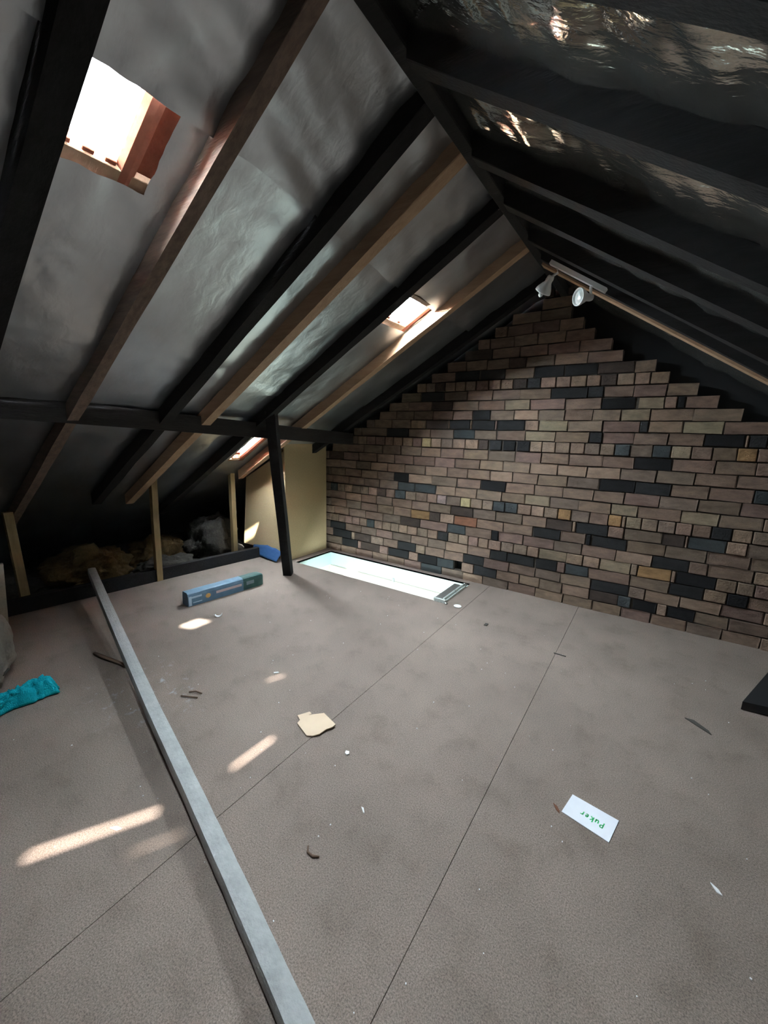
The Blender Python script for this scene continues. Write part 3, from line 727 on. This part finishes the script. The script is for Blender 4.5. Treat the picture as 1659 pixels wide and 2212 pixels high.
bm.faces.new(rings[0]); bm.faces.new(rings[-1])
kc(link('sleeve', bm_mesh('sleeve', bm), M['blue_carton']))
bm = bmesh.new(); rings = []
for i in range(n+1):
    u = Lc*(.70 + .30*i/n); k_ = 1.0 if i < n-5 else math.sqrt(max(0.0, 1-((i-n+5)/5.4)**2))
    rings.append([bm.verts.new(CM @ Vector((u, .055+(v-.055)*(.5+.5*k_), z*(.80+.20*k_)))) for v, z in prof])
for P_, Q_ in zip(rings, rings[1:]):
    for k in range(len(prof)): bm.faces.new((P_[k], P_[(k+1) % len(prof)], Q_[(k+1) % len(prof)], Q_[k]))
bm.faces.new(rings[0]); bm.faces.new(rings[-1])
kc(link('dark_end', bm_mesh('dark_end', bm), M['green_carton']))['label'] = 'dark green rounded far end'
def decal(name, u0, u1, z0, z1, m, skew=0): 
    vs = [CM @ Vector((u, -.0015, z)) for u, z in ((u0, z0), (u1, z0+skew), (u1, z1+skew), (u0, z1))]
    vs += [CM @ Vector((u, .0005, z)) for u, z in ((u0, z0), (u1, z0+skew), (u1, z1+skew), (u0, z1))]
    return kc(link(name, mesh(name, vs, [(0, 1, 2, 3), (7, 6, 5, 4), (0, 4, 5, 1), (1, 5, 6, 2), (2, 6, 7, 3), (3, 7, 4, 0)]), m))
decal('pale_stripe', .006, .03, .004, .086, M['pale_blue'])
decal('pale_stripe', .03, .12, .066, .082, M['pale_blue'])
decal('pale_stripe', .04, .12, .022, .030, M['pale_blue'])
decal('pink_label', .25, .50, .050, .072, M['pink_print'])
decal('pale_label', .55, .63, .045, .078, M['cloudy'])
vs = []; cx_, cz_ = .175, .054
vs.append(CM @ Vector((cx_, -.002, cz_)))
for k in range(20):
    rr = .023 if k % 2 else .018
    vs.append(CM @ Vector((cx_+rr*math.cos(k*math.pi/10)*1.15, -.002, cz_+rr*math.sin(k*math.pi/10))))
kc(link('sun_emblem', mesh('sun_emblem', vs, [(0, 1+k, 1+(k+1) % 20) for k in range(20)]), M['orange_print']))

# ---------------------------------------------------------------- things on the floor
cb = prism('cardboard_scrap', [(-1.425, 1.351), (-1.393, 1.410), (-1.375, 1.405), (-1.381, 1.386), (-1.323, 1.447), (-1.268, 1.430), (-1.208, 1.409), (-1.209, 1.384), (-1.225, 1.356), (-1.231, 1.312), (-1.251, 1.286), (-1.281, 1.272), (-1.383, 1.308), (-1.389, 1.333)],
           .001, .006, M['card'], zf=lambda x, y: .010*max(0, (x+1.30)/.1))
thing(cb, 'torn piece of tan cardboard lying in the middle of the floor', 'cardboard')
cd = empty('name_card', (-.046, 1.62, 0)); thing(cd, 'white card with a green handwritten word on the floor at right', 'card')
def kd(o): o.parent = cd; o.matrix_parent_inverse = Matrix.Translation(-Vector((-.046, 1.62, 0))); return o
kd(prism('card_sheet', [(-.122, 1.690), (.053, 1.667), (.029, 1.543), (-.145, 1.576)], .0008, .0028, M['paper']))
# word written upside down as seen from the camera: P u k e r
e1 = Vector((-.991, .13, 0)); e2 = Vector((-.20, -.98, 0)); org = Vector((.006, 1.617, .0032)); kx, ky = .0165, .026
GL = [[[(0, 0), (0, 1.0)], [(0, 1), (.45, 1.0), (.62, .8), (.45, .55), (0, .5)]],
      [[(0, .62), (.02, .2), (.2, .02), (.45, .12), (.55, .3)], [(.55, .65), (.57, 0)]],
      [[(0, 0), (0, 1.0)], [(.55, .72), (.05, .35), (.6, 0)]],
      [[(.05, .33), (.5, .38), (.4, .62), (.15, .6), (.03, .33), (.15, .05), (.5, .08)]],
      [[(0, 0), (0, .62)], [(0, .42), (.2, .62), (.5, .6)]]]
bm = bmesh.new()
for gi, gl in enumerate(GL):
    for st in gl:
        P2 = [org + e1*(gi*.0188 + u*kx) + e2*(v*ky) for u, v in st]
        for a, b in zip(P2, P2[1:]):
            d = (b-a); L_ = d.length; d.normalize(); s = Vector((-d.y, d.x, 0))*.0021; a2, b2 = a - d*.001, b + d*.001
            bm.faces.new([bm.verts.new(q) for q in (a2-s, b2-s, b2+s, a2+s)])
kd(link('lettering', bm_mesh('lettering', bm), M['green_ink']))
# teal cloth
n = 44; V = []; F = []
for i in range(n+1):
    for j in range(n+1):
        u, v = i/n, j/n
        base = Vector((-2.67, .40, 0)) + Vector((-.02, .30, 0))*u + Vector((.10, -.012, 0))*(v-.5)*1.6 + Vector((-.22, 0, 0))*(v-.5)*.9*(1-u*.55)
        e = min(u, 1-u, v, 1-v); prof_ = min(1, e/.12)
        z = .006 + prof_*(.085 + .055*nz(u*2.5, v*3, 21) + .028*nz(u*7+v*4, v*8, 22) + .006*nz(u*22, v*22, 23))
        V.append((base.x + .018*nz(u*4, v*4, 25), base.y + .018*nz(u*4, v*4, 26), max(.004, z)))
for i in range(n):
    for j in range(n): F.append((i*(n+1)+j, i*(n+1)+j+1, (i+1)*(n+1)+j+1, (i+1)*(n+1)+j))
tc_ = link('towel', mesh('towel', V, F, True), M['teal']); sm = tc_.modifiers.new('s', 'SOLIDIFY'); sm.thickness = .006; sm.offset = 1
thing(tc_, 'crumpled bright teal cloth on the floor at the left edge', 'cloth')
# grey sack and pale board at the left edge
sk = empty('rubble_sack', (-3.1, .46, 0)); thing(sk, 'grey lumpy sack standing on the floor at the left edge, above the teal cloth', 'sack')
o = blob('sack_body', (-3.12, .44, .24), (.25, .19, .30), M['sack'], None, seed=6, amp=.16, freq=2.0, sub=5, flat=.002); o.parent = sk; o.matrix_parent_inverse = Matrix.Translation(-Vector((-3.1, .46, 0)))
o = blob('torn_hole', (-2.93, .47, .33), (.03, .075, .06), M['grey_bit'], None, seed=8, amp=.3, sub=3); o.parent = sk; o.matrix_parent_inverse = Matrix.Translation(-Vector((-3.1, .46, 0)))
o = tube('tie_cord', [(-2.925, .50, .09), (-2.915, .53, .10), (-2.92, .56, .125)], .006, M['grey_bit']); o.parent = sk; o.matrix_parent_inverse = Matrix.Translation(-Vector((-3.1, .46, 0)))
of = bar('chipboard_offcut', (-3.52, .50, .0), (-3.38, .50, .62), .40, .018, M['offcut'], side=(0, 1, 0), wob=0, cuts=1)
thing(of, 'pale chipboard offcut standing behind the grey sack at the left edge', 'board')
# black plastic at the right edge
bp_ = prism('plastic_sheet', [(.57, 2.863), (.768, 3.383), (1.25, 3.45), (1.45, 3.0), (1.1, 2.80), (.80, 2.885)], .001, .05, M['black_plastic'], zf=lambda x, y: .05*max(0, x-.57) + .01*nz(x*6, y*6))
thing(bp_, 'folded black plastic sheet on the floor at the right edge', 'sheet')
# stick beside the pole, twigs, scraps
def dbr(o, label, cat, group=None): return thing(o, label, cat, group)
dbr(tube('stick', [(-2.945, .985, .012), (-2.84, .995, .018), (-2.74, 1.018, .013), (-2.62, 1.04, .012)], [.010, .012, .011, .010], M['twig'], seg=7), 'short dark stick lying against the long grey batten', 'stick')
dbr(tube('twig', [(-2.075, 1.08, .006), (-2.03, 1.10, .008), (-1.985, 1.125, .006)], .004, M['twig'], seg=6), 'small dark twig on the floor right of the grey batten, lower of two', 'twig')
dbr(tube('twig', [(-2.07, 1.125, .006), (-2.04, 1.15, .01), (-2.0, 1.16, .006)], .004, M['twig'], seg=6), 'small dark twig on the floor right of the grey batten, upper of two', 'twig')
dbr(tube('twig', [(-.885, .88, .004), (-.87, .862, .006), (-.845, .862, .005), (-.825, .875, .004)], [.003, .004, .005, .003], M['twig'], seg=6), 'bent dark twig on the near floor in the lower middle', 'twig')
dbr(lathe('white_disc', [(0, 0), (.03, 0), (.032, .003), (.03, .006), (0, .006)], M['white_bit'], None, Matrix.Translation((-1.315, 3.183, .001)) @ Matrix.Scale(1.1, 4, (1, 0, 0))), 'small white disc on the floor beside the end of the hatch', 'disc')
def curl(c, r, a0, a1, wd, m):
    V = []; F = []
    for i in range(9):
        a = a0 + (a1-a0)*i/8
        for s in (-1, 1): V.append((c[0] + r*math.cos(a), c[1] + s*wd/2, c[2] + r*(1 + math.sin(a))))
    for i in range(8): F.append((2*i, 2*i+1, 2*i+3, 2*i+2))
    o = link('paper_curl', mesh('paper_curl', V, F, True), m); q = o.modifiers.new('s', 'SOLIDIFY'); q.thickness = .0015; return o
o = curl((0, 0, .001), .03, -math.pi*.85, -math.pi*.1, .03, M['white_bit']); o.location = (-2.80, 1.81, 0); o.rotation_euler = (0, 0, .9)
thing(o, 'curled white paper scrap on the floor in front of the blue carton', 'scrap')
dbr(box('dark_scrap', -.996, -.972, 2.975, 3.015, .0005, .006, M['grey_bit'], None, .001), 'small dark scrap on the floor right of the hatch', 'scrap')
dbr(box('dark_scrap', -.44, -.36, 2.86, 2.87, .0005, .005, M['grey_bit'], None, .001, Matrix.Translation((.0, 0, 0))), 'thin dark splinter on the floor below the brick wall', 'scrap')
dbr(prism('dark_scrap', [(.30, 2.58), (.345, 2.545), (.41, 2.50), (.40, 2.53), (.34, 2.585)], .0005, .005, M['grey_bit']), 'dark flake on the floor near the black plastic sheet', 'scrap')
dbr(prism('dead_leaf', [(-.182, 1.598), (-.165, 1.592), (-.152, 1.575), (-.150, 1.563), (-.164, 1.572), (-.174, 1.585)], .0008, .003, M['leaf']), 'small brown leaf beside the left corner of the white card', 'leaf')
dbr(prism('white_chip', [(-1.060, 1.312), (-1.045, 1.318), (-1.035, 1.305), (-1.042, 1.295), (-1.056, 1.300)], .0008, .006, M['white_bit']), 'white chip on the floor near the torn cardboard', 'chip', 'white chips on the floor')
dbr(prism('white_chip', [(-1.545, .498), (-1.530, .515), (-1.507, .522), (-1.515, .508)], .0008, .006, M['white_bit']), 'white chip left of the grey batten on the near floor', 'chip', 'white chips on the floor')
dbr(prism('white_chip', [(-.822, 1.120), (-.812, 1.122), (-.796, 1.106), (-.80, 1.104)], .0008, .004, M['white_bit']), 'white sliver on the floor between the cardboard and the white card', 'chip', 'white chips on the floor')
dbr(prism('white_chip', [(-1.835, 1.545), (-1.815, 1.565), (-1.805, 1.56), (-1.825, 1.538)], .0008, .005, M['white_bit']), 'white sliver on the floor far beyond the cardboard', 'chip', 'white chips on the floor')
dbr(prism('white_chip', [(.335, 1.588), (.355, 1.575), (.365, 1.558), (.350, 1.562)], .0008, .005, M['white_bit']), 'white chip on the dark floor at the lower right', 'chip', 'white chips on the floor')
r = random.Random(5)
bm = bmesh.new()
for i in range(110):                                         # crumbs nobody would count
    x, y = r.uniform(-2.9, .5), r.uniform(.25, 3.1); s = r.uniform(.0010, .0026)
    box_bm(bm, x-s, x+s, y-s*.8, y+s*.8, .0004, .0004+s, 0, Matrix.Translation((x, y, 0)) @ Matrix.Rotation(r.uniform(0, 3), 4, 'Z') @ Matrix.Translation((-x, -y, 0)))
o = link('crumbs', bm_mesh('crumbs', bm), M['white_bit']); o['kind'] = 'stuff'; thing(o, 'scattered pale crumbs of plaster on the boarded floor', 'crumbs')
